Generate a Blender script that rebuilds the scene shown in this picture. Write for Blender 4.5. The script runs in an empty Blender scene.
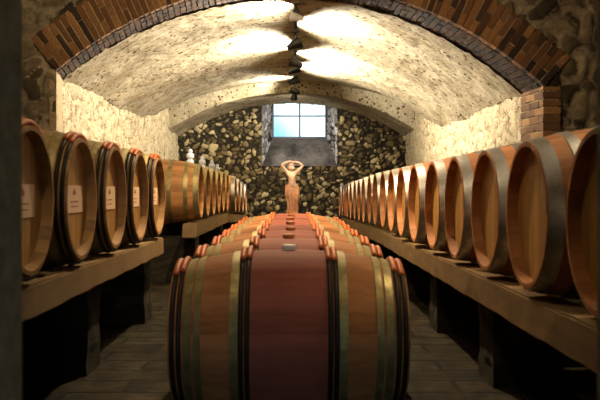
import bpy, bmesh, math, random
from mathutils import Vector, Matrix, noise
random.seed(7)
PI = math.pi
sc = bpy.context.scene
COL = sc.collection
CZ = 0.93            # camera height
F = 833.0            # focal length in pixels

# ------------------------------------------------------------------ helpers
def link(o, parent=None):
    COL.objects.link(o)
    if parent: o.parent = parent
    return o

def obj(name, bm, mat, parent=None, smooth=False, loc=None):
    me = bpy.data.meshes.new(name)
    bm.normal_update()
    bm.to_mesh(me); bm.free()
    if smooth:
        for p in me.polygons: p.use_smooth = True
    if mat: me.materials.append(mat)
    o = bpy.data.objects.new(name, me)
    link(o, parent)
    if loc: o.location = loc
    return o

def smooth_angle(o, ang=35):
    me = o.data
    for p in me.polygons: p.use_smooth = True
    bm = bmesh.new(); bm.from_mesh(me)
    for e in bm.edges:
        if len(e.link_faces) == 2 and e.calc_face_angle(0) > math.radians(ang): e.smooth = False
    bm.to_mesh(me); bm.free()
    return o

def thing(name, label, cat, loc=(0, 0, 0), rz=0, group=None):
    o = bpy.data.objects.new(name, None); COL.objects.link(o)
    o.empty_display_size = 0.1
    o.location = loc; o.rotation_euler = (0, 0, rz)
    o['label'] = label; o['category'] = cat
    if group: o['group'] = group
    return o

def tag(o, label, cat, group=None):
    o['label'] = label; o['category'] = cat
    if group: o['group'] = group
    return o

def structure(o):
    o['kind'] = 'structure'
    return o

def dup(root, loc, label, group=None):
    r = root.copy(); COL.objects.link(r); r.location = loc
    r['label'] = label
    if group: r['group'] = group
    for ch in list(root.children):
        c = ch.copy(); COL.objects.link(c); c.parent = r
        for g in list(ch.children):
            d = g.copy(); COL.objects.link(d); d.parent = c
    return r

def box(bm, x0, x1, y0, y1, z0, z1, jit=0.0, layer=None, tone=None):
    vs = []
    for x in (x0, x1):
        for y in (y0, y1):
            for z in (z0, z1):
                vs.append(bm.verts.new((x + random.uniform(-jit, jit), y + random.uniform(-jit, jit), z + random.uniform(-jit, jit))))
    fs = []
    for idx in ((0, 1, 3, 2), (4, 6, 7, 5), (0, 4, 5, 1), (2, 3, 7, 6), (0, 2, 6, 4), (1, 5, 7, 3)):
        fs.append(bm.faces.new([vs[i] for i in idx]))
    if layer is not None:
        for f in fs:
            for l in f.loops: l[layer] = tone
    return vs, fs

def lathe_x(bm, prof, n=48, layer=None, tone_of=None, closed=False, a0=0.0, a1=2 * PI):
    """revolve (x, r) profile about the X axis"""
    full = abs(a1 - a0 - 2 * PI) < 1e-6
    cnt = n if full else n + 1
    rings = []
    for k in range(cnt):
        a = a0 + (a1 - a0) * k / n
        rings.append([bm.verts.new((x, r * math.sin(a), r * math.cos(a))) for x, r in prof])
    m = len(prof)
    for k in range(n):
        A = rings[k]; B = rings[(k + 1) % cnt]
        rng = range(m if closed else m - 1)
        for i in rng:
            j = (i + 1) % m
            f = bm.faces.new((A[i], A[j], B[j], B[i]))
            if layer is not None:
                t = tone_of(k)
                for l in f.loops: l[layer] = t
    if not full and closed:
        bm.faces.new(rings[0]); bm.faces.new(rings[-1][::-1])
    return rings

# ------------------------------------------------------------------ materials
def newmat(name):
    m = bpy.data.materials.new(name); m.use_nodes = True
    nt = m.node_tree; nt.nodes.clear()
    out = nt.nodes.new('ShaderNodeOutputMaterial')
    b = nt.nodes.new('ShaderNodeBsdfPrincipled')
    nt.links.new(b.outputs[0], out.inputs[0])
    return m, nt, b

def N(nt, t, **kw):
    n = nt.nodes.new(t)
    for k, v in kw.items():
        if k == 'ins':
            for a, b in v.items(): n.inputs[a].default_value = b
        else: setattr(n, k, v)
    return n

def coord(nt, scale=(1, 1, 1), kind='Object'):
    tc = N(nt, 'ShaderNodeTexCoord'); mp = N(nt, 'ShaderNodeMapping')
    mp.inputs['Scale'].default_value = scale
    nt.links.new(tc.outputs[kind], mp.inputs[0])
    return mp.outputs[0]

def ramp(nt, fac, stops):
    r = N(nt, 'ShaderNodeValToRGB')
    cr = r.color_ramp
    while len(cr.elements) > 1: cr.elements.remove(cr.elements[-1])
    cr.elements[0].position = stops[0][0]; cr.elements[0].color = (*stops[0][1], 1)
    for p, c in stops[1:]:
        e = cr.elements.new(p); e.color = (*c, 1)
    nt.links.new(fac, r.inputs[0])
    return r.outputs[0]

def mixc(nt, fac, a, b, mode='MIX'):
    m = N(nt, 'ShaderNodeMix', data_type='RGBA', blend_type=mode)
    for s, v in ((0, fac), (6, a), (7, b)):
        if hasattr(v, 'links') or hasattr(v, 'is_linked'): nt.links.new(v, m.inputs[s])
        elif isinstance(v, (int, float)): m.inputs[s].default_value = v
        else: m.inputs[s].default_value = (*v, 1)
    return m.outputs[2]

def noisen(nt, vec, scale, detail=4, rough=0.6, dist=0.0):
    n = N(nt, 'ShaderNodeTexNoise', ins={'Scale': scale, 'Detail': detail, 'Roughness': rough, 'Distortion': dist})
    nt.links.new(vec, n.inputs['Vector'])
    return n.outputs[0]

def bump(nt, b, height, strength=0.4, dist=0.01):
    n = N(nt, 'ShaderNodeBump', ins={'Strength': strength, 'Distance': dist})
    nt.links.new(height, n.inputs['Height']); nt.links.new(n.outputs[0], b.inputs['Normal'])

def mathn(nt, op, a, b=None):
    n = N(nt, 'ShaderNodeMath', operation=op)
    for i, v in enumerate((a, b)):
        if v is None: continue
        if isinstance(v, (int, float)): n.inputs[i].default_value = v
        else: nt.links.new(v, n.inputs[i])
    return n.outputs[0]

def attr(nt, name='tone'):
    return N(nt, 'ShaderNodeAttribute', attribute_name=name)

def wood_mat(name, c_dark, c_light, stain=None, stain_w=0.15, rough=0.55, grain=(1.5, 22, 22), spec=0.3):
    m, nt, b = newmat(name)
    v = coord(nt, grain)
    n1 = noisen(nt, v, 2.2, 6, 0.65, 0.4)
    v2 = coord(nt, (1, 1, 1)); n2 = noisen(nt, v2, 5.0, 4, 0.6)
    at = attr(nt)
    s = mathn(nt, 'ADD', mathn(nt, 'MULTIPLY', n1, 0.45), mathn(nt, 'MULTIPLY', at.outputs['Fac'], 0.35))
    s = mathn(nt, 'ADD', s, mathn(nt, 'MULTIPLY', n2, 0.3))
    oi = N(nt, 'ShaderNodeObjectInfo')
    s = mathn(nt, 'ADD', s, mathn(nt, 'MULTIPLY', mathn(nt, 'SUBTRACT', oi.outputs['Random'], 0.5), 0.16))
    c = ramp(nt, s, [(0.28, c_dark), (0.78, c_light)])
    if stain:
        tc = N(nt, 'ShaderNodeTexCoord'); sx = N(nt, 'ShaderNodeSeparateXYZ')
        nt.links.new(tc.outputs['Object'], sx.inputs[0])
        ax = mathn(nt, 'ABSOLUTE', sx.outputs[0])
        edge = mathn(nt, 'ADD', ax, mathn(nt, 'MULTIPLY', mathn(nt, 'SUBTRACT', n2, 0.5), 0.01))
        f = mathn(nt, 'LESS_THAN', edge, stain_w)
        st = ramp(nt, s, [(0.28, tuple(q * 0.6 for q in stain)), (0.8, tuple(min(1, q * 1.4) for q in stain))])
        c = mixc(nt, f, c, st)
    nt.links.new(c, b.inputs['Base Color'])
    b.inputs['Roughness'].default_value = rough
    b.inputs['Specular IOR Level'].default_value = spec
    bump(nt, b, n1, 0.25, 0.003)
    return m

def metal_mat(name, c1, c2, rough=0.38, metallic=0.85):
    m, nt, b = newmat(name)
    v = coord(nt, (1, 1, 1)); n = noisen(nt, v, 14, 6, 0.7)
    c = ramp(nt, n, [(0.35, c1), (0.68, c2)])
    nt.links.new(c, b.inputs['Base Color'])
    b.inputs['Metallic'].default_value = metallic
    r = N(nt, 'ShaderNodeMapRange', ins={'From Min': 0.3, 'From Max': 0.7, 'To Min': rough + 0.15, 'To Max': rough - 0.08})
    nt.links.new(n, r.inputs[0]); nt.links.new(r.outputs[0], b.inputs['Roughness'])
    return m

def plain(name, c, rough=0.6, var=0.25, metallic=0.0, scale=30):
    m, nt, b = newmat(name)
    n = noisen(nt, coord(nt), scale, 5, 0.6)
    lo = tuple(q * (1 - var) for q in c); hi = tuple(min(1, q * (1 + var)) for q in c)
    nt.links.new(ramp(nt, n, [(0.3, lo), (0.7, hi)]), b.inputs['Base Color'])
    b.inputs['Roughness'].default_value = rough; b.inputs['Metallic'].default_value = metallic
    bump(nt, b, n, 0.2, 0.003)
    return m

def stone_mat(name, gap_c, lo, mid, hi, fine=60, speck=None, bs=0.5, rough=0.85, blot=None, gn=0.5):
    """attribute tone = (cell random, gap 0..1, second random)"""
    m, nt, b = newmat(name)
    at = attr(nt); sp = N(nt, 'ShaderNodeSeparateXYZ'); nt.links.new(at.outputs['Vector'], sp.inputs[0])
    v = coord(nt); n1 = noisen(nt, v, fine, 6, 0.7); n2 = noisen(nt, v, fine * 0.22, 4, 0.6)
    c = ramp(nt, sp.outputs[0], [(0.0, lo), (0.5, mid), (1.0, hi)])
    shade = ramp(nt, n1, [(0.3, (0.55, 0.55, 0.55)), (0.7, (1.25, 1.25, 1.25))])
    c = mixc(nt, 1.0, c, shade, 'MULTIPLY')
    g2 = mathn(nt, 'ADD', sp.outputs[1], mathn(nt, 'MULTIPLY', mathn(nt, 'SUBTRACT', n2, 0.5), gn))
    gf = N(nt, 'ShaderNodeMapRange', interpolation_type='SMOOTHSTEP', ins={'From Min': 0.25, 'From Max': 0.6}); nt.links.new(g2, gf.inputs[0])
    gc = mixc(nt, 1.0, gap_c, shade, 'MULTIPLY')
    c = mixc(nt, gf.outputs[0], gc, c)
    if blot:
        n4 = noisen(nt, v, 1.6, 5, 0.65)
        c = mixc(nt, 1.0, c, ramp(nt, n4, [(0.38, blot), (0.6, (1, 1, 1))]), 'MULTIPLY')
    if speck:
        sv, sth, scol = speck
        vo = N(nt, 'ShaderNodeTexVoronoi', ins={'Scale': sv, 'Randomness': 1.0}); nt.links.new(v, vo.inputs['Vector'])
        n3 = noisen(nt, v, sv * 0.35, 5, 0.7)
        d = mathn(nt, 'ADD', vo.outputs['Distance'], mathn(nt, 'MULTIPLY', n3, 1.0))
        f = N(nt, 'ShaderNodeMapRange', ins={'From Min': sth, 'From Max': sth + 0.1, 'To Min': 1, 'To Max': 0}); nt.links.new(d, f.inputs[0])
        c = mixc(nt, f.outputs[0], c, scol)
    nt.links.new(c, b.inputs['Base Color'])
    b.inputs['Roughness'].default_value = rough; b.inputs['Specular IOR Level'].default_value = 0.2
    bump(nt, b, n1, bs, 0.012)
    return m

M = {}
M['stave_tan'] = wood_mat('oak staves tan with wine band', (0.18, 0.07, 0.024), (0.56, 0.25, 0.10), stain=(0.27, 0.085, 0.060), stain_w=0.152, rough=0.7, spec=0.12)
M['stave_oak'] = wood_mat('oak staves red brown', (0.24, 0.088, 0.028), (0.55, 0.235, 0.085))
M['stave_orange'] = wood_mat('oak staves orange tan', (0.26, 0.11, 0.035), (0.66, 0.33, 0.12))
M['stave_olive'] = wood_mat('oak staves brown', (0.16, 0.085, 0.028), (0.42, 0.23, 0.075))
M['head_oak'] = wood_mat('oak head boards', (0.22, 0.105, 0.026), (0.60, 0.34, 0.095), grain=(20, 20, 1.2), rough=0.5)
M['hoop_olive'] = metal_mat('dull galvanised hoop', (0.20, 0.17, 0.07), (0.42, 0.36, 0.17), 0.5, 0.7)
M['hoop_silver'] = metal_mat('galvanised steel hoop', (0.36, 0.36, 0.35), (0.78, 0.77, 0.74), 0.34, 0.92)
M['hoop_chestnut'] = wood_mat('dark chestnut hoop', (0.012, 0.009, 0.007), (0.035, 0.024, 0.018), grain=(20, 4, 4), rough=0.5)
M['binding'] = wood_mat('orange willow binding', (0.42, 0.10, 0.02), (0.85, 0.26, 0.06), grain=(60, 8, 8), rough=0.55)
M['bung_white'] = plain('white silicone bung', (0.78, 0.76, 0.72), 0.4, 0.06)
M['bung_brown'] = plain('brown wooden bung', (0.38, 0.15, 0.05), 0.6, 0.3)
M['paper'] = plain('label paper', (0.90, 0.66, 0.44), 0.8, 0.05)
M['label_ink'] = plain('label ink', (0.42, 0.12, 0.08), 0.8, 0.1)
M['terracotta'] = plain('terracotta', (0.74, 0.34, 0.17), 0.7, 0.22, scale=12)
M['terracotta_light'] = plain('pale terracotta', (0.85, 0.52, 0.33), 0.7, 0.18, scale=12)
M['black_metal'] = plain('black lamp metal', (0.018, 0.018, 0.018), 0.45, 0.3, 0.5)
M['white_lamp'] = plain('white lamp enamel', (0.8, 0.8, 0.78), 0.4, 0.05)
M['frame'] = plain('dark window frame paint', (0.03, 0.03, 0.055), 0.5, 0.2)
M['beam'] = wood_mat('rough rack beam', (0.04, 0.027, 0.013), (0.26, 0.17, 0.085), grain=(9, 1.0, 9), rough=0.85, spec=0.1)
M['pale_glass'] = plain('milky white glass', (0.55, 0.58, 0.62), 0.25, 0.05)
M['plaster_grey'] = stone_mat('grey sill plaster', (0.15, 0.14, 0.14), (0.15, 0.14, 0.14), (0.17, 0.16, 0.16), (0.19, 0.18, 0.18), fine=25, bs=0.3, blot=(0.25, 0.25, 0.25))

def emis(name, col, st):
    m, nt, b = newmat(name)
    b.inputs['Base Color'].default_value = (*col, 1)
    b.inputs['Emission Color'].default_value = (*col, 1); b.inputs['Emission Strength'].default_value = st
    return m
M['lamp_glow'] = emis('lit lamp face', (1.0, 0.86, 0.62), 12.0)
# window glass
gm, nt, b = newmat('window glass')
b.inputs['Base Color'].default_value = (0.9, 0.97, 1, 1); b.inputs['Roughness'].default_value = 0.02
b.inputs['Transmission Weight'].default_value = 1.0; b.inputs['IOR'].default_value = 1.01
M['glass'] = gm

M['rubble_back'] = stone_mat('dark rubble wall', (0.022, 0.017, 0.010), (0.035, 0.026, 0.014), (0.17, 0.125, 0.055), (0.60, 0.49, 0.27), fine=45, bs=0.6)
M['rubble_side'] = stone_mat('limewashed rubble wall', (0.24, 0.18, 0.10), (0.38, 0.31, 0.19), (0.46, 0.385, 0.24), (0.54, 0.46, 0.30), fine=45, speck=(20, 0.66, (0.22, 0.13, 0.06)), bs=1.0, gn=0.35)
M["rubble_arch"] = stone_mat("brown rubble wall", (0.40, 0.33, 0.22), (0.05, 0.040, 0.028), (0.15, 0.118, 0.07), (0.36, 0.29, 0.18), fine=40, bs=1.0, blot=(0.35, 0.35, 0.35))
M['jamb_stone'] = stone_mat('pale rough jamb stone', (0.03, 0.028, 0.028), (0.14, 0.13, 0.13), (0.34, 0.33, 0.34), (0.62, 0.62, 0.66), fine=40, bs=0.6)
M['vault'] = stone_mat('rough lime plaster vault', (0.42, 0.36, 0.24), (0.43, 0.37, 0.25), (0.45, 0.39, 0.265), (0.48, 0.41, 0.285), fine=28, speck=(13, 0.70, (0.10, 0.065, 0.03)), bs=0.9, blot=(0.66, 0.62, 0.55))
M['front_plaster'] = stone_mat('grey green jamb plaster', (0.46, 0.42, 0.27), (0.44, 0.40, 0.25), (0.52, 0.47, 0.31), (0.60, 0.54, 0.36), fine=18, bs=0.4)
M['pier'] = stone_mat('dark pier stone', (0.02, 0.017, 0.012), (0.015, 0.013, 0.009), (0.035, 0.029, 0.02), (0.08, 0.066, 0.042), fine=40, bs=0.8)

# bricks that carry a per brick tone
bm_, nt, b = newmat('arch brick')
at = attr(nt); v = coord(nt); n1 = noisen(nt, v, 40, 6, 0.7)
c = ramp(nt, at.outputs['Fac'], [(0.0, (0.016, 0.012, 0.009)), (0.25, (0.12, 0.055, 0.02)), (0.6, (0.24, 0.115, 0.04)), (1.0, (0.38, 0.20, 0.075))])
c = mixc(nt, 1.0, c, ramp(nt, n1, [(0.3, (0.55, 0.55, 0.55)), (0.7, (1.2, 1.2, 1.2))]), 'MULTIPLY')
nt.links.new(c, b.inputs['Base Color']); b.inputs['Roughness'].default_value = 0.9; bump(nt, b, n1, 0.7, 0.01)
M['brick'] = bm_
M['mortar'] = plain('lime mortar', (0.36, 0.27, 0.15), 0.95, 0.3)

# floor: worn stone flags
fm, nt, b = newmat('worn stone flags')
v = coord(nt)
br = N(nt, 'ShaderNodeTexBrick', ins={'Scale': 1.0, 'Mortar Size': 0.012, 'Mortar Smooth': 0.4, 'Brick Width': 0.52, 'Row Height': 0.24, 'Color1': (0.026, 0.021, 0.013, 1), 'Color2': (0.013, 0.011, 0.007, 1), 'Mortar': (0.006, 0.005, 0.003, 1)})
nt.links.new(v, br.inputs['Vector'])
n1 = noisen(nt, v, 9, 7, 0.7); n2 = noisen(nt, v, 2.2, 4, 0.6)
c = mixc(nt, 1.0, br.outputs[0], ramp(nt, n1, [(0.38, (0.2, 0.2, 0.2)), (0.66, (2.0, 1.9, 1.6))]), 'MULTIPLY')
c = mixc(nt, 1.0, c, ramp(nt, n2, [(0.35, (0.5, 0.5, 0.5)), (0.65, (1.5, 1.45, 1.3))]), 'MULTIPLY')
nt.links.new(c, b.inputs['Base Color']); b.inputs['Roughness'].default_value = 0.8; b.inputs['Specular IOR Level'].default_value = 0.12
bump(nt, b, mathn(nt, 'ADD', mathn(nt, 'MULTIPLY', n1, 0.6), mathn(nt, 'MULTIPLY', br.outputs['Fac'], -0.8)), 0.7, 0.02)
M['floor'] = fm

# ------------------------------------------------------------------ stone surfaces
def stone_grid(name, mat, fn, us, vs, scale, depth, keep=None, smoothgap=0.12, warp=0.25, rough=0.01, seed=0.0):
    """fn(u,v) -> (position, outward normal). relief comes from a cell pattern"""
    bm = bmesh.new(); lay = bm.verts.layers.float_vector.new('tone')
    grid = []
    for v in vs:
        row = []
        for u in us:
            p, n = fn(u, v); p = Vector(p); n = Vector(n)
            q = p * scale + Vector((seed, seed * 1.7, seed * 0.3))
            q = q + noise.noise_vector(p * scale * 0.9) * warp
            q.z *= 1.15
            d, pts = noise.voronoi(q)
            g = min(1.0, (d[1] - d[0]) / smoothgap * 0.5)
            h = (g * (2 - g))
            r1 = noise.cell(pts[0] * 7.31 + Vector((3.1, 9.2, 4.4))); r1 = abs(r1) % 1.0
            r2 = abs(noise.cell(pts[0] * 13.7)) % 1.0
            off = depth * (h - 1.0) + depth * 0.4 * (r2 - 0.5) * h + rough * (0.5 * noise.noise(p * 7) + 0.5 * noise.noise(p * 19))
            w = bm.verts.new(p + n * off); w[lay] = (r1, g, r2)
            row.append(w)
        grid.append(row)
    for j in range(len(vs) - 1):
        for i in range(len(us) - 1):
            if keep and not keep((us[i] + us[i + 1]) / 2, (vs[j] + vs[j + 1]) / 2): continue
            bm.faces.new((grid[j][i], grid[j][i + 1], grid[j + 1][i + 1], grid[j + 1][i]))
    for w in [w for w in bm.verts if not w.link_faces]: bm.verts.remove(w)
    o = obj(name, bm, mat, smooth=True)
    return structure(o)

def rng(a, b, step):
    n = max(1, int(round((b - a) / step)))
    return [a + (b - a) * i / n for i in range(n + 1)]

HW = 2.32            # half width of the vaulted cellar
SPR = 2.07           # springing height
Y0, Y1 = 8.40, 17.0  # vault start and back wall
YF = 7.82            # front face of the brick arch
YB = 15.75           # last bay

def sx(x, y):
    t = max(0.0, min(1.2, (Y0 - y) / (Y0 - YF)))
    return x - (0.045 if x < 0 else -0.02) * t * max(-HW, min(HW, x))
def arc_z(x, crown, rise, hw=HW):
    R = (hw * hw + rise * rise) / (2 * rise)
    return crown - (R - math.sqrt(max(0, R * R - x * x)))
def rightdrop(x): return 0.15 * max(0, x / HW) ** 2
def vz(x, y):
    t = max(0.0, min(1.0, (y - 13.0) / (YB - 13.0)))
    crown = 2.88 + 0.10 * t
    rise = 0.82 - 0.36 * t
    wob = 0.02 * math.sin(y * 2.1) + 0.012 * math.sin(y * 4.3 + 1)
    return arc_z(x, crown, rise) - rightdrop(x) * (1 - t) + wob
def vz2(x, y):
    return arc_z(x, 2.79 - 0.045 * (y - YB), 0.69) + 0.01 * math.sin(y * 5)

xs = rng(-HW, HW, 0.045)
# vault soffits
stone_grid('ceiling', M['vault'], lambda u, v: ((u, v, vz(u, v)), (-u * 0.25, 0, -1)), xs, rng(Y0 - 0.02, YB, 0.04), 6.5, 0.012, rough=0.022)
o = stone_grid('ceiling_last_bay', M['vault'], lambda u, v: ((u, v, vz2(u, v)), (-u * 0.2, 0, -1)), xs, rng(YB, Y1 + 0.1, 0.05), 3.2, 0.010, rough=0.02)
# vertical step between the two bays
stone_grid('trim_1', M['vault'], lambda u, v: ((u, YB + 0.02 * math.sin(u * 3), vz2(u, YB) + (vz(u, YB) - vz2(u, YB)) * v), (0, -1, 0)), xs, rng(0, 1, 0.2), 3.2, 0.008)
# side walls
def walltop(side, y): return vz(side * HW, y) + 0.02
for side, nm in ((-1, 'wall_left'), (1, 'wall_right')):
    stone_grid(nm, M['rubble_side'], lambda u, v, s=side: ((s * HW, u, v * (walltop(s, u) if u < YB else 2.12)), (-s, 0, 0)),
               rng(YF + 0.55, Y1 + 0.1, 0.032), rng(0, 1, 0.0145), 7.5, 0.035, smoothgap=0.12, warp=0.4, rough=0.03, seed=side * 5)
# back wall with window recess
WX0, WX1, WZ0 = -0.61, 0.92, 1.44
def keep_back(u, v): return not (WX0 < u < WX1 and v > WZ0)
bx = sorted(set(rng(-2.5, WX0, 0.024) + rng(WX0, WX1, 0.024) + rng(WX1, 2.5, 0.024)))
bz = sorted(set(rng(0, WZ0, 0.024) + rng(WZ0, 3.0, 0.024)))
stone_grid('wall_back', M['rubble_back'], lambda u, v: ((u, Y1, v), (0, -1, 0)), bx, bz, 8.6, 0.05, keep=keep_back, smoothgap=0.21, warp=0.45, seed=2.2)
# recess: splayed jambs and sloping sill
GX0, GX1, GZ0, GZ1, GY = -0.42, 0.735, 2.03, 2.92, 17.55
def lerp(a, b, t): return a + (b - a) * t
for nm, xa, xb in (('trim_2', WX0, GX0), ('trim_3', WX1, GX1)):
    sgn = 1 if xa < xb else -1
    stone_grid(nm, M['jamb_stone'], lambda u, v: ((lerp(xa, xb, u), lerp(Y1, GY, u), v), (sgn, -0.3, 0)), rng(0, 1, 0.05), rng(WZ0, 3.0, 0.03), 6, 0.03)
stone_grid('trim_4', M['plaster_grey'], lambda u, v: ((lerp(lerp(WX0, GX0, v), lerp(WX1, GX1, v), u), lerp(Y1, GY, v), lerp(WZ0, GZ0, v)), (0, -0.7, 0.7)), rng(0, 1, 0.03), rng(0, 1, 0.05), 2.2, 0.006, rough=0.01)
bm = bmesh.new(); box(bm, WX0 - 0.1, WX1 + 0.1, Y1, GY + 0.2, 2.95, 3.05); structure(obj('trim_5', bm, M['plaster_grey']))
# masonry round the window behind the recess
bm = bmesh.new()
box(bm, -3, GX0, GY, GY + 0.2, 0, 3.1); box(bm, GX1, 3, GY, GY + 0.2, 0, 3.1); box(bm, GX0, GX1, GY, GY + 0.2, 0, GZ0)
structure(obj('wall_window', bm, M['pier']))
# window
win = bpy.data.objects.new('window_1', None); COL.objects.link(win); win.location = ((GX0 + GX1) / 2, GY + 0.04, GZ0); structure(win)
w2 = (GX1 - GX0) / 2; hh = GZ1 - GZ0
bm = bmesh.new()
box(bm, -w2, -w2 + 0.035, -0.03, 0.03, 0, hh); box(bm, w2 - 0.035, w2, -0.03, 0.03, 0, hh)
box(bm, -w2 + 0.035, w2 - 0.035, -0.03, 0.03, 0, 0.045); box(bm, -w2 + 0.035, w2 - 0.035, -0.03, 0.03, hh - 0.04, hh)
obj('window_frame', bm, M['frame'], win)
bm = bmesh.new(); box(bm, -0.012, 0.022, -0.026, 0.026, 0.045, hh - 0.04); obj('mullion', bm, M['frame'], win)
bm = bmesh.new(); box(bm, -w2 + 0.035, -0.012, -0.026, 0.026, 0.47, 0.495); box(bm, 0.022, w2 - 0.035, -0.026, 0.026, 0.47, 0.495); obj('transom', bm, M['frame'], win)
for xa, xb in ((-w2 + 0.035, -0.012), (0.022, w2 - 0.035)):
    for za, zb in ((0.045, 0.47), (0.495, hh - 0.04)):
        bm = bmesh.new(); box(bm, xa, xb, -0.003, 0.003, za, zb); obj('pane', bm, M['glass'], win)

# ------------------------------------------------------------------ brick arch
R_ = (HW * HW + 0.82 ** 2) / (2 * 0.82); CZ_ = 2.88 - R_
def inarch(x, z, extra=0.0):
    if z < SPR - 0.02: return abs(x) < HW - 0.001
    return abs(x) < HW + 3 and math.hypot(x, z - CZ_) < R_ + extra
def keep_arch(u, v):
    if abs(u) < HW and v < 2.1: return False
    v += rightdrop(u)
    if math.hypot(u, v - CZ_) < R_ + 0.30 and v > SPR - 0.12: 
        return not (abs(math.atan2(u, v - CZ_)) < math.asin(HW / R_) + 0.0)
    return True
ax_ = sorted(set(rng(-4.2, -HW, 0.03) + rng(-HW, HW, 0.03) + rng(HW, 4.2, 0.03)))
stone_grid('wall_arch', M['rubble_arch'], lambda u, v: ((sx(u, YF), YF, v), (0, -1, 0)), ax_, rng(0, 3.6, 0.03), 4.6, 0.07, keep=keep_arch, smoothgap=0.14, warp=0.6, rough=0.05, seed=8)
bm = bmesh.new(); lay = bm.loops.layers.float_color.new('tone')
half = math.asin(HW / R_)
nb = 84
def wedge(a0, a1, r0, r1, y0, y1, tone):
    vs = []
    j = lambda: random.uniform(-0.004, 0.004)
    for a in (a0, a1):
        for y in (y0, y1):
            for r in (r0, r1):
                vs.append(bm.verts.new((sx(r * math.sin(a), y) + j(), y + j(), CZ_ + r * math.cos(a) + j() - rightdrop(r * math.sin(a)))))
    for idx in ((0, 1, 3, 2), (4, 6, 7, 5), (0, 4, 5, 1), (2, 3, 7, 6), (0, 2, 6, 4), (1, 5, 7, 3)):
        f = bm.faces.new([vs[i] for i in idx])
        for l in f.loops: l[lay] = (tone, tone, tone, 1)
for k in range(nb):
    a0 = -half + 2 * half * k / nb + 0.0016; a1 = -half + 2 * half * (k + 1) / nb - 0.0016
    split = 0.25 if k % 2 else 0.125
    dk = random.random() < 0.22
    rads = [(0.0, split - 0.008), (split, 0.375)] if k % 2 else [(0.0, split - 0.008), (split, 0.375)]
    for r0, r1 in rads:
        t = random.uniform(0.0, 0.2) if random.random() < 0.25 else random.uniform(0.25, 0.9)
        wedge(a0, a1, R_ + r0, R_ + r1 + random.uniform(-0.008, 0.012), YF - 0.025, YF + 0.07, t)
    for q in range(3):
        t = random.uniform(0.0, 0.16)  # soffit bricks coloured darker, the shade under the arch put into their tone
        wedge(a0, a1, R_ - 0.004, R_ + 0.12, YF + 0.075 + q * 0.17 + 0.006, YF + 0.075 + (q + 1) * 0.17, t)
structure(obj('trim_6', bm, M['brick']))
bm = bmesh.new()
prev = None
for k in range(nb + 1):
    a = -half + 2 * half * k / nb
    cur = []
    for y, r in ((YF - 0.012, R_ + 0.36), (YF - 0.012, R_ + 0.008), (Y0, R_ + 0.008), (Y0, R_ + 0.36)):
        cur.append(bm.verts.new((sx(r * math.sin(a), y), y, CZ_ + r * math.cos(a) - rightdrop(r * math.sin(a)))))
    if prev:
        for i in range(4): bm.faces.new((prev[i], prev[(i + 1) % 4], cur[(i + 1) % 4], cur[i]))
    prev = cur
structure(obj('trim_7', bm, M['mortar']))
# brick reveals of the two arch piers
for side, nm in ((-1, 'trim_8'), (1, 'trim_9')):
    bm = bmesh.new(); lay = bm.loops.layers.float_color.new('tone')
    z = 0.0; r = 0
    top = SPR + (0.0 if side < 0 else -0.16)
    while z < top - 0.03:
        y = YF - 0.015 - (0.11 if r % 2 else 0)
        while y < Y0 + 0.0:
            t = random.uniform(0.2, 0.95)
            ya = max(y, YF - 0.015); yb = min(y + 0.215, Y0)
            if yb - ya > 0.03:
                xa, xb = side * (HW - 0.015), side * (HW + (0.07 if side < 0 else 0.15))
                box(bm, min(xa, xb), max(xa, xb), ya, yb, z, min(z + 0.062, top), 0.004, lay, (t, t, t, 1))
            y += 0.225
        z += 0.075; r += 1
    for v in bm.verts: v.co.x = sx(v.co.x, v.co.y)
    if side > 0: structure(obj(nm, bm, M['brick']))
    else: bm.free()
    bm = bmesh.new(); xa, xb = side * (HW - 0.004), side * (HW + (0.06 if side < 0 else 0.14))
    box(bm, min(xa, xb), max(xa, xb), YF, Y0, 0, top)
    for v in bm.verts: v.co.x = sx(v.co.x, v.co.y)
    structure(obj('trim_%d' % (10 + (side > 0)), bm, M['mortar']))

# unseen shell over and beside the vault, added to stop sky light leaking in
bm = bmesh.new(); box(bm, -4.3, 4.3, YF + 0.1, 17.8, 3.5, 3.6); box(bm, -4.3, -4.2, YF + 0.1, 17.8, 0, 3.5); box(bm, 4.2, 4.3, YF + 0.1, 17.8, 0, 3.5)
box(bm, -4.2, -3.0, 17.55, 17.75, 0, 3.5); box(bm, 3.0, 4.2, 17.55, 17.75, 0, 3.5); box(bm, -3.0, 3.0, 17.55, 17.75, 3.0, 3.5)
structure(obj('added_outer_shell', bm, M['mortar']))
# ------------------------------------------------------------------ front room and entrance
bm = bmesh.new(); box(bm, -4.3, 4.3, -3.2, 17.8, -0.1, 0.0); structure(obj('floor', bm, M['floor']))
bm = bmesh.new(); box(bm, -4.3, 4.3, 1.3, YF + 0.1, 3.5, 3.6); structure(obj('ceiling_front', bm, M['rubble_arch']))
for side, nm in ((-1, 'wall_front_left'), (1, 'wall_front_right')):
    stone_grid(nm, M['rubble_arch'], lambda u, v, s=side: ((s * 4.2, u, v), (-s, 0, 0)), rng(1.5, YF, 0.08), rng(0, 3.55, 0.08), 3.4, 0.06)
JL, JR = -0.470, 0.531
bm = bmesh.new(); box(bm, -4.3, JL, 1.28, 1.45, 0, 3.55); box(bm, JR, 1.45, 1.28, 1.45, 0, 3.55); box(bm, 2.25, 4.3, 1.28, 1.45, 0, 3.55); box(bm, 1.45, 2.25, 1.28, 1.45, 0, 0.75); box(bm, 1.45, 2.25, 1.28, 1.45, 1.75, 3.55); box(bm, JL, JR, 1.28, 1.45, 2.3, 3.55)
structure(obj('wall_entrance', bm, M['front_plaster']))
added_win = bpy.data.objects.new('added_window', None); COL.objects.link(added_win); added_win.location = (1.85, 1.36, 0.75); structure(added_win)  # unseen window added to bring cool sky light onto the barrels
bm = bmesh.new()
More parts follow.
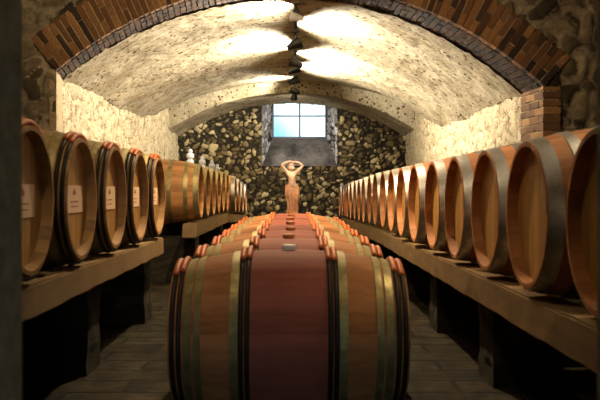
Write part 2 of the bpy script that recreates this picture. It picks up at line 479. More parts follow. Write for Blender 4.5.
box(bm, -0.40, -0.36, -0.03, 0.03, 0, 1.0); box(bm, 0.36, 0.40, -0.03, 0.03, 0, 1.0); box(bm, -0.36, 0.36, -0.03, 0.03, 0, 0.04); box(bm, -0.36, 0.36, -0.03, 0.03, 0.96, 1.0)
obj('window_frame', bm, M['frame'], added_win)
bm = bmesh.new(); box(bm, -0.36, 0.36, -0.003, 0.003, 0.04, 0.96); obj('pane', bm, M['glass'], added_win)
bm = bmesh.new()  # unseen passage with rear doorway, added to let limited daylight in from behind
box(bm, -1.2, -1.1, -3.2, 1.28, 0, 2.6); box(bm, 1.1, 1.2, -3.2, 1.28, 0, 2.6); box(bm, -1.2, 1.2, -3.2, 1.28, 2.6, 2.7)
box(bm, -1.1, 0.1, -3.2, -3.1, 0, 2.6); box(bm, 0.1, 0.85, -3.2, -3.1, 2.1, 2.6); box(bm, 0.85, 1.1, -3.2, -3.1, 0, 2.6)
structure(obj('added_passage', bm, M['front_plaster']))

# ------------------------------------------------------------------ barrels
RB, RH, HL = 0.330, 0.268, 0.455       # bilge radius, head radius, half length
def prof_r(x):
    t = abs(x) / HL
    return RH + (RB - RH) * (1 - t ** 2.1)

def body_mesh(mat):
    bm = bmesh.new(); lay = bm.loops.layers.float_color.new('tone')
    xs_ = [-HL + 2 * HL * i / 24 for i in range(25)]
    prof = [(-HL + 0.055, RH - 0.024), (-HL, RH - 0.016)] + [(x, prof_r(x)) for x in xs_] + [(HL, RH - 0.016), (HL - 0.045, RH - 0.024)]
    tones = [random.random() for _ in range(26)]
    lathe_x(bm, prof, 78, lay, lambda k: (tones[(k // 3) % 26] * (1.0 if k % 3 else 0.75),) * 3 + (1,))
    o = obj('staves', bm, mat); smooth_angle(o, 40); return o
def head_mesh(sx, mat):
    bm = bmesh.new(); lay = bm.loops.layers.float_color.new('tone')
    r = RH - 0.020; n = 7
    x = sx * (HL - 0.042)
    for k in range(n):
        ya = -r + 2 * r * k / n + 0.0012; yb = -r + 2 * r * (k + 1) / n - 0.0012
        pts = []
        for i in range(7):
            y = ya + (yb - ya) * i / 6; pts.append((y, math.sqrt(max(0, r * r - y * y))))
        loop = [(y, z) for y, z in pts] + [(y, -z) for y, z in reversed(pts)]
        cl = []
        for p in loop:
            if not cl or (abs(cl[-1][0] - p[0]) + abs(cl[-1][1] - p[1])) > 1e-5: cl.append(p)
        if abs(cl[0][0] - cl[-1][0]) + abs(cl[0][1] - cl[-1][1]) < 1e-5: cl.pop()
        f = bm.faces.new([bm.verts.new((x, y, z)) for y, z in cl])
        t = random.uniform(0.2, 0.9)
        for l in f.loops: l[lay] = (t, t, t, 1)
        ex = bmesh.ops.extrude_face_region(bm, geom=[f])
        for v in [g for g in ex['geom'] if isinstance(g, bmesh.types.BMVert)]: v.co.x -= sx * 0.02
    bmesh.ops.recalc_face_normals(bm, faces=bm.faces)
    return obj('head', bm, mat)
def hoop_mesh(x, w, mat, th=0.004):
    bm = bmesh.new()
    a, b_ = x - w / 2, x + w / 2
    ra, rb = prof_r(a) + 0.0005, prof_r(b_) + 0.0005
    rm = prof_r(x) + 0.0005
    lathe_x(bm, [(a, ra), (a, ra + th), (x, rm + th), (b_, rb + th), (b_, rb), (x, rm)], 64, closed=True)
    # riveted lap on the camera side
    for dz in (-0.018, 0.018):
        vs = []
    o = obj('hoop', bm, mat); smooth_angle(o, 40); return o
def ring_mesh(name, x, r_t, mat, a0=0, a1=2 * PI, n=64, squash=1.0):
    bm = bmesh.new(); rr = prof_r(x) + r_t * 0.75
    prof = [(x + r_t * math.cos(t * PI / 4), rr + squash * r_t * math.sin(t * PI / 4)) for t in range(8)]
    lathe_x(bm, prof, n, closed=True, a0=a0, a1=a1)
    bmesh.ops.recalc_face_normals(bm, faces=bm.faces)
    return obj(name, bm, mat, smooth=True)
def bung_mesh(mat, r=0.030, h=0.022):
    bm = bmesh.new()
    prof = [(0, -0.01), (r * 0.85, -0.01), (r, 0.0), (r * 0.97, h * 0.8), (r * 0.8, h), (0, h)]
    rings = []
    for k in range(20):
        a = 2 * PI * k / 20
        rings.append([bm.verts.new((q * math.cos(a), q * math.sin(a), z)) for q, z in prof[1:-1]])
    for k in range(20):
        A, B = rings[k], rings[(k + 1) % 20]
        for i in range(len(A) - 1): bm.faces.new((A[i], B[i], B[i + 1], A[i + 1]))
    bm.faces.new([q[-1] for q in rings]); bm.faces.new([q[0] for q in rings][::-1])
    o = obj('bung', bm, mat); smooth_angle(o, 40); return o
def paper_mesh(sx):
    bm = bmesh.new(); x = sx * (HL - 0.040)
    box(bm, min(x, x + sx * 0.0016), max(x, x + sx * 0.0016), -0.14, 0.14, -0.062, 0.060)
    p = obj('paper_label', bm, M['paper']); p['label'] = 'cream paper label'
    x2 = x + sx * 0.0018
    bm = bmesh.new()
    a, b_ = min(x2, x2 + sx * 0.0006), max(x2, x2 + sx * 0.0006)
    # small printed crest and two faint lines of print
    box(bm, a, b_, -0.018, 0.018, 0.018, 0.026); box(bm, a, b_, -0.010, 0.010, 0.026, 0.044); box(bm, a, b_, -0.024, -0.016, 0.020, 0.036)
    box(bm, a, b_, 0.016, 0.024, 0.020, 0.036)
    for z, w in ((-0.012, 0.070), (-0.034, 0.055)): box(bm, a, b_, -w, w, z - 0.0022, z + 0.0022)
    q = obj('print', bm, M['label_ink'], p)
    return p

def place_children(root, parts):
    for p in parts:
        p.parent = root; p.location = (0, 0, RB)

def chateau(label, mat_bung, with_label=None, staves='stave_tan', group=None):
    root = thing('wine_barrel', label, 'barrel', group=group)
    parts = [body_mesh(M[staves]), head_mesh(-1, M['head_oak']), head_mesh(1, M['head_oak'])]
    for s in (-1, 1):
        parts.append(hoop_mesh(s * 0.205, 0.032, M['hoop_olive']))
        parts.append(hoop_mesh(s * 0.342, 0.026, M['hoop_olive']))
        parts.append(hoop_mesh(s * 0.380, 0.030, M['hoop_olive']))
        for x in (0.155, 0.178, 0.412, 0.438):
            parts.append(ring_mesh('chestnut_hoop', s * x, 0.0092, M['hoop_chestnut']))
            w = random.uniform(0.42, 0.55); c = random.uniform(-0.08, 0.08)
            r = ring_mesh('willow_binding', s * x, 0.0125, M['binding'], c - w, c + w, 20)
            r['label'] = 'orange willow binding'
            parts.append(r)
    place_children(root, parts)
    bg = bung_mesh(mat_bung); bg.parent = root; bg.location = (0, 0, 2 * RB - 0.002)
    if with_label:
        p = paper_mesh(with_label); p.parent = root; p.location = (0, 0, RB)
    return root

def steel(label, staves, hoop, group=None, bung=True):
    root = thing('wine_barrel', label, 'barrel', group=group)
    parts = [body_mesh(M[staves]), head_mesh(-1, M['head_oak']), head_mesh(1, M['head_oak'])]
    for s in (-1, 1):
        parts.append(hoop_mesh(s * 0.425, 0.052, M[hoop], 0.003))
        parts.append(hoop_mesh(s * 0.325, 0.040, M[hoop], 0.003))
        parts.append(hoop_mesh(s * 0.165, 0.042, M[hoop], 0.003))
    place_children(root, parts)
    if bung:
        bg = bung_mesh(M['bung_brown'], 0.026, 0.014); bg.parent = root; bg.location = (0, 0, 2 * RB - 0.002)
    return root

ORD = ['first', 'second', 'third', 'fourth', 'fifth', 'sixth', 'seventh', 'eighth', 'ninth', 'tenth', 'eleventh', 'twelfth',
       'thirteenth', 'fourteenth', 'fifteenth', 'sixteenth', 'seventeenth', 'eighteenth', 'nineteenth']
def spin(root):
    for c in root.children:
        if c.name.startswith('staves'): c.rotation_euler = (random.uniform(0, 6.28), 0, 0)

# centre row, lying on the floor along the aisle
GC = 'wine stained barrels in the centre row'
CX = -0.012
c0 = chateau('big wine-stained barrel with white bung nearest the camera in the centre row', M['bung_white'], group=GC)
c1 = chateau('wine-stained barrel with brown bung directly behind the white-bunged barrel in the centre row', M['bung_brown'], group=GC)
centre_pos = []
for k in range(7):
    y = 3.38 + 0.742 * k
    centre_pos.append((CX + random.uniform(-0.006, 0.006) * (k > 0), y, 0.033 + 0.0062 * (y - 3.38)))
cl = {2: 'wine-stained barrel, third from the camera in the centre row', 3: 'wine-stained barrel, middle one of the seven in the centre row',
      4: 'wine-stained barrel, third from the statue end of the centre row', 5: 'wine-stained barrel, last but one before the statue in the centre row',
      6: 'wine-stained barrel closest to the statue, end of the centre row'}
c0.location = centre_pos[0]; c1.location = centre_pos[1]
for k in range(2, 7):
    r = dup(c1, centre_pos[k], cl[k], GC)
    spin(r)
# low timber bearers under the centre row
for s, lab in ((-1, 'low dark timber bearer under the left ends of the centre barrels'), (1, 'low dark timber bearer under the right ends of the centre barrels')):
    bm = bmesh.new()
    x0 = CX + s * 0.29 - 0.03; x1 = CX + s * 0.29 + 0.03
    vs, fs = box(bm, x0, x1, 3.1, 8.1, 0, 0.05)
    for v in vs:
        if v.co.z > 0.01: v.co.z = 0.033 + (RB - prof_r(0.26)) - 0.006 + 0.0062 * (v.co.y - 3.38)
    o = obj('timber_bearer', bm, M['hoop_chestnut']); tag(o, lab, 'beam')

# right rack
XR = 0.86; GR = 'steel hooped barrels on the right rack'
def zr(y): return CZ - 0.088 - max(0, y - 8.5) * 0.016
r0 = steel('x', 'stave_oak', 'hoop_silver', GR)
for k in range(19):
    y = 2.36 + 0.70 * k
    x = XR + HL + random.uniform(-0.008, 0.008)
    if k == 0: lab = 'steel-hooped barrel cut by the right edge of the photo, on the right rack'
    elif k == 18: lab = 'far end barrel of the right rack, beside the dark back wall'
    elif k == 17: lab = 'steel-hooped barrel last but one before the back wall on the right rack'
    elif k < 10: lab = 'steel-hooped oak barrel on the right rack, %s from the camera' % ORD[k]
    else: lab = 'steel-hooped oak barrel on the right rack, %s from the back wall end' % ORD[18 - k]
    loc = (x, y, zr(y) - RB)
    if k == 0: r = r0; r.location = loc; r['label'] = lab
    else: r = dup(r0, loc, lab, GR)
    spin(r)

# left racks
zf3 = lambda y: CZ - 0.05 - 0.033 * (y - 12.75)
XL = -0.93; GL1 = 'labelled barrels on the near left rack'; GL2 = 'barrels on the middle left rack'; GL3 = 'spaced barrels at the far left'
def zl(y): return CZ - 0.035
l0 = chateau('x', M['bung_brown'], with_label=1, staves='stave_olive', group=GL1)
for k in range(5):
    y = 2.99 + 0.715 * k
    lab = ['paper-labelled barrel at the left edge, partly hidden by the jamb on the near left rack',
           'paper-labelled barrel on the near left rack, second from the jamb',
           'paper-labelled barrel on the near left rack, middle of the five',
           'paper-labelled barrel on the near left rack, fourth from the jamb',
           'paper-labelled barrel at the far end of the near left rack, before the gap'][k]
    loc = (XL - HL, y, zl(y) - RB)
    if k == 0: r = l0; r.location = loc; r['label'] = lab
    else: r = dup(l0, loc, lab, GL1)
    spin(r)
m0 = steel('x', 'stave_orange', 'hoop_olive', GL2, bung=False)
YM = 8.55; mids = []
for k in range(6):
    y = YM + 0.70 * k
    lab = ['barrel with its long orange-brown side exposed, nearest of the middle left rack',
           'barrel on the middle left rack, second after the gap', 'barrel on the middle left rack, third after the gap',
           'barrel on the middle left rack, third before the lower far group', 'barrel on the middle left rack, second before the lower far group', 'barrel on the middle left rack, last before the lower far group'][k]
    loc = (XL - HL, y, zl(y) - RB + (0.02 if k else 0.03)); mids.append(loc)
    if k == 0: r = m0; r.location = loc; r['label'] = lab
    else: r = dup(m0, loc, lab, GL2)
    spin(r)
XF = -0.86
f0 = steel('x', 'stave_orange', 'hoop_silver', GL3, bung=False)
fars = []
for k, y in enumerate((12.75, 13.65, 14.65, 15.65)):
    lab = ['nearest of the four lower barrels at the far left', 'second of the four lower barrels at the far left',
           'third of the four lower barrels at the far left', 'far end barrel of the left side, beside the dark back wall'][k]
    loc = (XF - HL, y, zf3(y) - RB); fars.append(loc)
    if k == 0: r = f0; r.location = loc; r['label'] = lab
    else: r = dup(f0, loc, lab, GL3)
    spin(r)

# milky glass stoppers on the middle rack
def stopper(loc, lab):
    root = thing('glass_stopper', lab, 'stopper', loc, group='milky glass stoppers on the left barrels')
    def rev(name, prof):
        bm = bmesh.new(); n = 20
        rings = [[bm.verts.new((q * math.cos(2 * PI * k / n), q * math.sin(2 * PI * k / n), z)) for q, z in prof] for k in range(n)]
        for k in range(n):
            A, B = rings[k], rings[(k + 1) % n]
            for i in range(len(A) - 1): bm.faces.new((A[i], B[i], B[i + 1], A[i + 1]))
        bm.faces.new([q[0] for q in rings][::-1]); bm.faces.new([q[-1] for q in rings])
        return obj(name, bm, M['pale_glass'], root, smooth=True)
    rev('bulb', [(0.02, 0.001), (0.03, 0.002), (0.045, 0.02), (0.054, 0.055), (0.050, 0.09), (0.035, 0.115), (0.025, 0.125)])
    rev('neck', [(0.022, 0.12), (0.050, 0.138), (0.054, 0.165), (0.045, 0.19), (0.026, 0.205), (0.022, 0.215)])
    rev('cap', [(0.030, 0.212), (0.034, 0.222), (0.026, 0.245), (0.012, 0.256)])
    return root
sy = [mids[3], mids[5], None, None]
tops = [(mids[4][0] + 0.0, mids[4][1], mids[4][2] + 2 * RB), (fars[0][0] - 0.06, fars[0][1], fars[0][2] + 2 * RB),
        (fars[1][0] + 0.0, fars[1][1], fars[1][2] + 2 * RB), (fars[2][0], fars[2][1], fars[2][2] + 2 * RB)]
for t, lab in zip(tops, ('leftmost and largest milky white glass stopper standing on a left rack barrel', 'milky white glass stopper, second from the left, on a left rack barrel',
                         'milky white glass stopper, third from the left, on a lower far barrel', 'smallest milky white glass stopper, nearest the back wall')):
    stopper(t, lab)

# ------------------------------------------------------------------ rack beams and piers
def beam(x0, x1, y0, y1, ztop, h, lab, drop=None):
    bm = bmesh.new(); n = int((y1 - y0) / 0.12); prev = None
    lay = bm.loops.layers.float_color.new('tone')
    for i in range(n + 1):
        y = y0 + (y1 - y0) * i / n
        zt = ztop(y); j = lambda: random.uniform(-0.004, 0.004)
        cur = [bm.verts.new((x0 + j(), y, zt - h + j())), bm.verts.new((x1 + j(), y, zt - h + j())), bm.verts.new((x1 - 0.004, y, zt - abs(j()))), bm.verts.new((x0 + 0.004, y, zt - abs(j())))]
        if prev:
            for q in range(4): bm.faces.new((prev[q], prev[(q + 1) % 4], cur[(q + 1) % 4], cur[q]))
        else: bm.faces.new(cur[::-1])
        prev = cur
    bm.faces.new(prev)
    bmesh.ops.recalc_face_normals(bm, faces=bm.faces)
    bmesh.ops.bevel(bm, geom=[e for e in bm.edges if e.is_manifold and e.calc_face_angle(0) > 1.0], offset=0.008, segments=2, affect='EDGES')
    o = obj('rack_beam', bm, M['beam']); tag(o, lab, 'beam')
    return o
RS = prof_r(0.30) + 0.004     # barrel radius over the beams
RSf = prof_r(0.33) + 0.006
def sup(zf): return lambda y: zf(y) - RSf
beam(XR + 0.01, XR + 0.145, 1.9, 15.5, sup(zr), 0.135, 'long pale timber beam along the aisle edge of the right rack')
beam(XR + 0.76, XR + 0.89, 1.9, 15.5, sup(zr), 0.135, 'rear timber beam of the right rack near the right wall')
beam(XL - 0.145, XL - 0.01, 2.3, 6.12, sup(zl), 0.125, 'pale timber beam along the aisle edge of the near left rack')
beam(XL - 0.89, XL - 0.76, 2.3, 6.12, sup(zl), 0.125, 'rear timber beam of the near left rack')
zl2 = lambda y: zl(y) + 0.02
beam(XL - 0.145, XL - 0.01, 8.15, 12.35, sup(zl2), 0.14, 'pale timber beam along the aisle edge of the middle left rack')
beam(XL - 0.89, XL - 0.76, 8.15, 12.35, sup(zl2), 0.14, 'rear timber beam of the middle left rack')
beam(XF - 0.145, XF - 0.01, 12.42, 16.1, sup(zf3), 0.12, 'low timber beam along the aisle edge of the far left rack')
beam(XF - 0.89, XF - 0.76, 12.42, 16.1, sup(zf3), 0.12, 'low rear timber beam of the far left rack')

def pier(x0, x1, y0, y1, ztop, lab):
    bm = bmesh.new(); lay = bm.verts.layers.float_vector.new('tone')
    vs, fs = box(bm, x0, x1, y0, y1, 0, ztop)
    bmesh.ops.subdivide_edges(bm, edges=bm.edges, cuts=9, use_grid_fill=True)
    cx, cy = (x0 + x1) / 2, (y0 + y1) / 2
    for v in bm.verts:
        p = v.co.copy()
        if 0.001 < p.z < ztop - 0.002:
            row = int(p.z / 0.11)
            n = noise.noise(p * 7 + Vector((cy, 0, row * 3.3)))
            d = Vector((p.x - cx, p.y - cy, 0)).normalized()
            v.co += d * 0.014 * n
        r = abs(noise.cell(Vector((p.x * 4, p.y * 4, p.z * 9)))) % 1
        v[lay] = (r, 0.3 + 0.7 * abs(noise.noise(p * 6)), r)
    o = obj('stone_pier', bm, M['pier']); tag(o, lab, 'pier')
    return o
GP = None
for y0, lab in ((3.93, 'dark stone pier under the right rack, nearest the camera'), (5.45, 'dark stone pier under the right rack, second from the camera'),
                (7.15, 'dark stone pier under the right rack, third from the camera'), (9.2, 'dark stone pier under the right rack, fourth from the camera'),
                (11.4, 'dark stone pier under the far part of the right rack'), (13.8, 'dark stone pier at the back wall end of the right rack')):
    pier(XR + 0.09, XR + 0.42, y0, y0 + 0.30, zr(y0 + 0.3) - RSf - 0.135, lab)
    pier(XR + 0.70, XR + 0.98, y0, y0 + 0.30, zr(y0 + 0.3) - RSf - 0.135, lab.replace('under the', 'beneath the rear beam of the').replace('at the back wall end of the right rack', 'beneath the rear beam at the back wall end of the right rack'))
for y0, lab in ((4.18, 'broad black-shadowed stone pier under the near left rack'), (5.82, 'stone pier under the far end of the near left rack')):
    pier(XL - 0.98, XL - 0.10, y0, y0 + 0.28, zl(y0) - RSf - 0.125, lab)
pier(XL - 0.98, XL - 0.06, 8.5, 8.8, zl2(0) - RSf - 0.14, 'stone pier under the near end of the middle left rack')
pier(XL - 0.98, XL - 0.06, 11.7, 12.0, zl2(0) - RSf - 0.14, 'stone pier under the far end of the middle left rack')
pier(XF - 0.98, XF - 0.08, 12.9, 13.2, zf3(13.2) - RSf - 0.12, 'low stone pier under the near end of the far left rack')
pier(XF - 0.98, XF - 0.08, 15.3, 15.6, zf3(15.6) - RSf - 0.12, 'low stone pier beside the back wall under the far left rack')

# ------------------------------------------------------------------ statue
def skin(name, joints, edges, mat, parent, root=0, sub=2):
    me = bpy.data.meshes.new(name)
    me.from_pydata([j[:3] for j in joints], edges, [])
    o = bpy.data.objects.new(name, me); COL.objects.link(o)
    md = o.modifiers.new('s', 'SKIN'); md.use_smooth_shade = True
    for i, j in enumerate(joints):
        v = me.skin_vertices[0].data[i]
        r = j[3]; v.radius = r if isinstance(r, tuple) else (r, r); v.use_root = (i == root)
    sm = o.modifiers.new('ss', 'SUBSURF'); sm.levels = sub; sm.render_levels = sub
    dg = bpy.context.evaluated_depsgraph_get()
    me2 = bpy.data.meshes.new_from_object(o.evaluated_get(dg))
    bpy.data.objects.remove(o); me2.name = name
    if not me2.materials: me2.materials.append(mat)
    else: me2.materials[0] = mat
    for p in me2.polygons: p.use_smooth = True
    o2 = bpy.data.objects.new(name, me2); link(o2, parent)
    return o2
SY = 16.15; SZ = 0.44; H = 1.08
st = thing('terracotta_statue', 'terracotta statue of a half-draped woman with both arms raised over her head', 'statue', (0.0, SY, SZ))
def P(x, y, z, r): return (x * 1.12 * H, y * H, z * H, (r if not isinstance(r, tuple) else r))
def rr(a, b=None): return (a * 1.22 * H, (b or a) * 1.15 * H)
J = [P(0.0, 0, 0.52, rr(.078, .062)),   # 0 pelvis
     P(0.005, 0, 0.60, rr(.080, .058)), # 1 waist
     P(0.0, 0, 0.69, rr(.084, .060)),   # 2 chest
     P(-0.004, 0, 0.765, rr(.062, .044)), # 3 upper chest
     P(-0.006, -0.005, 0.81, rr(.025)), # 4 neck
     P(-0.010, -0.012, 0.855, rr(.046, .050)), # 5 head low
     P(-0.014, -0.008, 0.905, rr(.044, .050)), # 6 head top
     P(-0.078, 0, 0.785, rr(.031)), P(-0.125, -0.01, 0.855, rr(.026)), P(-0.165, -0.02, 0.925, rr(.023)), # 7,8,9 left arm to elbow
     P(-0.10, -0.02, 0.965, rr(.020)), P(-0.035, -0.02, 0.985, rr(.015)), P(-0.005, -0.02, 0.985, rr(.014)), # 10..12
     P(0.072, 0, 0.785, rr(.031)), P(0.125, -0.01, 0.84, rr(.026)), P(0.175, -0.02, 0.905, rr(.023)), # 13..15
     P(0.12, -0.02, 0.955, rr(.020)), P(0.055, -0.02, 0.980, rr(.015)), P(0.03, -0.02, 0.975, rr(.014)), # 16..18
     P(-0.045, 0, 0.47, rr(.050)), P(-0.05, -0.02, 0.27, rr(.034)), P(-0.05, 0.0, 0.045, rr(.022)), P(-0.055, -0.05, 0.015, rr(.018, .014)), # 19..22
     P(0.045, 0, 0.47, rr(.050)), P(0.05, 0.0, 0.27, rr(.034)), P(0.045, 0.02, 0.045, rr(.022)), P(0.05, -0.03, 0.015, rr(.018, .014))]
E = [(0, 1), (1, 2), (2, 3), (3, 4), (4, 5), (5, 6), (3, 7), (7, 8), (8, 9), (9, 10), (10, 11), (11, 12), (3, 13), (13, 14), (14, 15), (15, 16), (16, 17), (17, 18),
     (0, 19), (19, 20), (20, 21), (21, 22), (0, 23), (23, 24), (24, 25), (25, 26)]
figure = skin('figure', J, E, M['terracotta_light'], st)
# hands with fingers curled over the crown of the head
for hx, sgn in ((-0.005, 1), (0.03, -1)):
    js = [P(hx - sgn * 0.01, -0.02, 0.982, rr(.012, .010))]; ed = []
    for i in range(5):
        b0 = len(js)
        yy = -0.038 + 0.010 * i
        js.append(P(hx + sgn * 0.006, yy, 0.980, rr(.0055))); js.append(P(hx + sgn * (0.024 - 0.002 * abs(i - 2)), yy * 1.15, 0.972, rr(.0048))); js.append(P(hx + sgn * 0.032, yy * 1.2, 0.958, rr(.0042)))
        ed += [(0, b0), (b0, b0 + 1), (b0 + 1, b0 + 2)]
    skin('hand', js, ed, M['terracotta_light'], st, sub=1)
# face
bm = bmesh.new()
def blob(bm, c, r, s=(1, 1, 1)):
    bmesh.ops.create_uvsphere(bm, u_segments=12, v_segments=8, radius=r, matrix=Matrix.Translation(c) @ Matrix.Diagonal((*s, 1)))
blob(bm, Vector((-0.011 * H, -0.060 * H, 0.872 * H)), 0.010 * H, (0.6, 0.9, 1.5))
for s in (-1, 1): blob(bm, Vector(((-0.012 + s * 0.017) * H, -0.052 * H, 0.888 * H)), 0.007 * H, (1.2, 0.7, 0.7))
blob(bm, Vector((-0.011 * H, -0.055 * H, 0.848 * H)), 0.009 * H, (1.3, 0.6, 0.5))
obj('face', bm, M['terracotta_light'], st, smooth=True)
# breasts belong to the torso relief
bm = bmesh.new()
for s in (-1, 1): blob(bm, Vector((s * 0.034 * H, -0.047 * H, 0.715 * H)), 0.028 * H, (1, 0.8, 1))
obj('bust', bm, M['terracotta_light'], st, smooth=True)
bm = bmesh.new(); blob(bm, Vector((-0.012 * H, 0.006 * H, 0.905 * H)), 0.050 * H, (1.0, 1.05, 1.0)); blob(bm, Vector((-0.012 * H, 0.05 * H, 0.88 * H)), 0.028 * H)
for v in bm.verts:
    v.co += Vector((0, 0, 0.003)) * math.sin(v.co.x * 260)
obj('hair', bm, M['terracotta'], st, smooth=True)
# draped skirt with folds, one pleated tail
bm = bmesh.new(); rings = []; n = 64
for i in range(30):
    t = i / 29; z = (0.575 - 0.55 * t) * H
    rx = (0.104 + 0.026 * math.sin(min(1, t * 1.6) * PI) - 0.010 * t) * H; ry = (0.072 + 0.014 * math.sin(min(1, t * 1.5) * PI)) * H
    row = []
    for k in range(n):
        a = 2 * PI * k / n
        fold = 1 + (0.03 + 0.09 * t) * math.sin(9 * a + 2.2 * t + 0.8 * math.sin(5 * t)) + 0.03 * math.sin(17 * a - 3 * t)
        sag = 0.018 * H * math.sin(a + 0.6) * (1 - t)
        row.append(bm.verts.new((rx * fold * math.cos(a) + H * (0.014 * math.sin(t * PI) - 0.012 + 0.02 * t), ry * fold * math.sin(a), z + sag)))
    rings.append(row)
for i in range(29):
    for k in range(n): bm.faces.new((rings[i][k], rings[i + 1][k], rings[i + 1][(k + 1) % n], rings[i][(k + 1) % n]))
bm.faces.new(rings[-1]);
obj('drapery', bm, M['terracotta'], st, smooth=True)
# plinth slab of statue
bm = bmesh.new(); box(bm, -0.15, 0.15, -0.12, 0.12, -0.0, 0.02); bmesh.ops.bevel(bm, geom=bm.edges[:], offset=0.006, segments=2, affect='EDGES')
obj('plinth', bm, M['terracotta'], st)
# pedestal
ped = thing('stone_pedestal', 'dark stone pedestal carrying the terracotta statue', 'pedestal', (0, SY, 0))
bm = bmesh.new(); box(bm, -0.20, 0.20, -0.18, 0.18, 0, 0.08); obj('base', bm, M['pier'], ped)
bm = bmesh.new(); box(bm, -0.16, 0.16, -0.14, 0.14, 0.08, 0.43); obj('shaft', bm, M['pier'], ped)
bm = bmesh.new(); box(bm, -0.20, 0.20, -0.18, 0.18, 0.43, SZ - 0.001); bmesh.ops.bevel(bm, geom=bm.edges[:], offset=0.01, segments=2, affect='EDGES'); obj('capital', bm, M['pier'], ped)

# ------------------------------------------------------------------ lamps
def spotlight(x, y, z, aim, power, lab, size=math.radians(120), col=(1.0, 0.84, 0.60), white=False, blend=0.6, group='spotlights along the crown of the vault', scale=1.0, soft=0.045):
    root = thing('spotlight', lab, 'lamp', (x, y, z), group=group)
    d = Vector(aim).normalized(); q = d.to_track_quat('-Z', 'Y')
    s = scale
    bm = bmesh.new(); n = 24
    prof = [(0.012, 0.10), (0.030, 0.098), (0.036, 0.06), (0.058, -0.02), (0.070, -0.06), (0.066, -0.06), (0.05, -0.01), (0.02, 0.03)]
    rings = [[bm.verts.new((r * s * math.cos(2 * PI * k / n), r * s * math.sin(2 * PI * k / n), h * s)) for r, h in prof] for k in range(n)]
    for k in range(n):
        A, B = rings[k], rings[(k + 1) % n]
        for i in range(len(A) - 1): bm.faces.new((A[i], A[i + 1], B[i + 1], B[i]))
    bm.faces.new([r[0] for r in rings])
    o = obj('lamp_housing', bm, M['white_lamp'] if white else M['black_metal'], root); smooth_angle(o, 40)
    o.rotation_mode = 'QUATERNION'; o.rotation_quaternion = q
    bm = bmesh.new(); bmesh.ops.create_circle(bm, cap_ends=True, segments=20, radius=0.048 * s, matrix=Matrix.Translation((0, 0, -0.012 * s)))
    f = obj('lamp_face', bm, M['lamp_glow'], root); f.rotation_mode = 'QUATERNION'; f.rotation_quaternion = q
    # yoke to the track
    bm = bmesh.new(); up = (vz(x, y) - 0.085 if y > YF else 3.5) - z
    box(bm, -0.008, 0.008, -0.008, 0.008, 0.03, max(0.06, up)); box(bm, -0.03, 0.03, -0.05, 0.05, max(0.04, up - 0.02), max(0.06, up))
    obj('bracket', bm, M['black_metal'], root)
    L = bpy.data.lights.new('spot', 'SPOT'); L.energy = power; L.spot_size = size; L.spot_blend = blend; L.color = col; L.shadow_soft_size = 0.045
    L.shadow_soft_size = soft
    lo = bpy.data.objects.new('bulb', L); link(lo, root)
    lo.rotation_mode = 'QUATERNION'; lo.rotation_quaternion = q; lo.location = d * 0.075 * s
    return root
XT = 0.04
WARM = (1.0, 0.91, 0.75)
K = 6.4
specs = [  # y, side, power
    (8.62, -1, 75, 'white spotlight at the top edge of the photo, first along the vault', True),
    (9.75, 1, 75, 'black spotlight second along the vault, pointing right', False),
    (10.95, -1, 75, 'black spotlight third along the vault, pointing left', False),
    (11.75, 1, 75, 'black spotlight at the middle of the vault, pointing right', False),
    (13.1, 1, 70, 'black spotlight fifth along the vault, pointing right', False),
    (14.75, -1, 60, 'black spotlight sixth along the vault, pointing left', False)]
for y, sd, pw, lab, wh in specs:
    spotlight(XT, y, vz(XT, y) - (0.14 if y < 9 else 0.24), (sd * 1.0, 0.35 if y < 9 else 0.02, 0.30 if y < 9 else 0.50), pw * K, lab, size=math.radians(140 if y < 9 else 150), col=WARM, white=wh, scale=0.8 if wh else 1.1, blend=0.35)
spotlight(XT, 15.5, vz(XT, 15.5) - 0.28, (-0.1, 0.75, -1.0), 170, 'boxy black spotlight hanging in front of the window', size=math.radians(150), col=WARM)
# track
bm = bmesh.new()
prev = None
for i in range(60):
    y = 8.42 + (YB - 8.45) * i / 59
    zc = vz(XT, y) - 0.04
    cur = [bm.verts.new((XT + dx, y, zc + dz)) for dx, dz in ((-.016, -.014), (.016, -.014), (.016, .014), (-.016, .014))]
    if prev:
        for q in range(4): bm.faces.new((prev[q], prev[(q + 1) % 4], cur[(q + 1) % 4], cur[q]))
    prev = cur
o = obj('lamp_track', bm, M['black_metal']); tag(o, 'dark electric track running along the crown of the vault carrying the spotlights', 'lamp track')
# fill spotlights added to the front room, unseen above the frame
for x, y, z, aim, pw, ang, lab in ((0.0, 6.5, 3.25, (0.0, -0.15, -1), 580, 125, 'added spotlight on the front room ceiling just before the brick arch'),
                      (-0.7, 3.9, 3.25, (0.15, 1.0, 0.0), 300, 130, 'added spotlight on the left of the front room ceiling, turned to the brick arch'),
                      (-0.45, 2.35, 3.25, (0.05, 0.42, -1.0), 60, 80, 'added spotlight on the front room ceiling above the entrance'),
                      (1.8, 3.4, 3.25, (0.12, 0.25, -1.0), 270, 104, 'added spotlight on the right of the front room ceiling over the right rack')):
    spotlight(x, y, z, aim, pw, lab, size=math.radians(ang), col=(1.0, 0.74, 0.44), blend=0.8, group='added unseen spotlights in the front room')

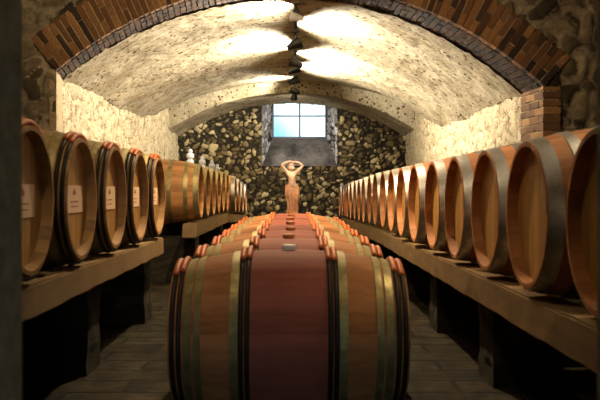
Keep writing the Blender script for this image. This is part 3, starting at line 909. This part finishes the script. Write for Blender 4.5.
# ------------------------------------------------------------------ world
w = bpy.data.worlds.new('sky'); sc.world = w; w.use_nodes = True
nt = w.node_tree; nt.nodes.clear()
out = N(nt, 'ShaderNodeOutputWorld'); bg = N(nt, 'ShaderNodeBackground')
tc = N(nt, 'ShaderNodeTexCoord'); sp = N(nt, 'ShaderNodeSeparateXYZ'); nt.links.new(tc.outputs['Generated'], sp.inputs[0])
xx = mathn(nt, 'MULTIPLY', sp.outputs[0], 1.2)
g = mathn(nt, 'ADD', sp.outputs[2], mathn(nt, 'MULTIPLY', xx, 0.9))
c = ramp(nt, g, [(0.0, (0.05, 0.16, 0.22)), (0.05, (0.08, 0.19, 0.23)), (0.088, (0.27, 0.31, 0.31)), (0.25, (0.22, 0.28, 0.34))])
c2 = mixc(nt, mathn(nt, 'LESS_THAN', sp.outputs[2], 0.0), c, (0.12, 0.14, 0.15))
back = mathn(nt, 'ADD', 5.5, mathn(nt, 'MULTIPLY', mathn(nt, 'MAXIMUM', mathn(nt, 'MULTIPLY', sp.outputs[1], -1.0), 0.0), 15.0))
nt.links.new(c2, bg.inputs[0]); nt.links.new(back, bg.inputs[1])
nt.links.new(bg.outputs[0], out.inputs[0])
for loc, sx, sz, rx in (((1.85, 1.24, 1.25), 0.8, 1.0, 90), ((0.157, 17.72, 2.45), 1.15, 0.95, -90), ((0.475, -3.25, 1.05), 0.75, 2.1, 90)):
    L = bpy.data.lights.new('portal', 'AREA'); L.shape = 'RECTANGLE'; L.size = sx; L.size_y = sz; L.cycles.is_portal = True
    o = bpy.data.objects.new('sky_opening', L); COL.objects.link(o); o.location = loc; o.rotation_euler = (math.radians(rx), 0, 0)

# ------------------------------------------------------------------ camera
cam = bpy.data.cameras.new('camera'); co = bpy.data.objects.new('camera', cam); COL.objects.link(co)
co.location = (0, 0, CZ); co.rotation_euler = (PI / 2, 0, 0)
cam.sensor_width = 36; cam.lens = 36 * F / 600
cam.shift_x = 8 / 600; cam.shift_y = -9 / 600
cam.clip_start = 0.05
cam.dof.use_dof = True; cam.dof.focus_distance = 7.5; cam.dof.aperture_fstop = 5.6
sc.camera = co
sc.view_settings.view_transform = 'Standard'; sc.view_settings.look = 'None'
sc.view_settings.gamma = 1; sc.view_settings.use_curve_mapping = False
sc.view_settings.exposure = 0.0
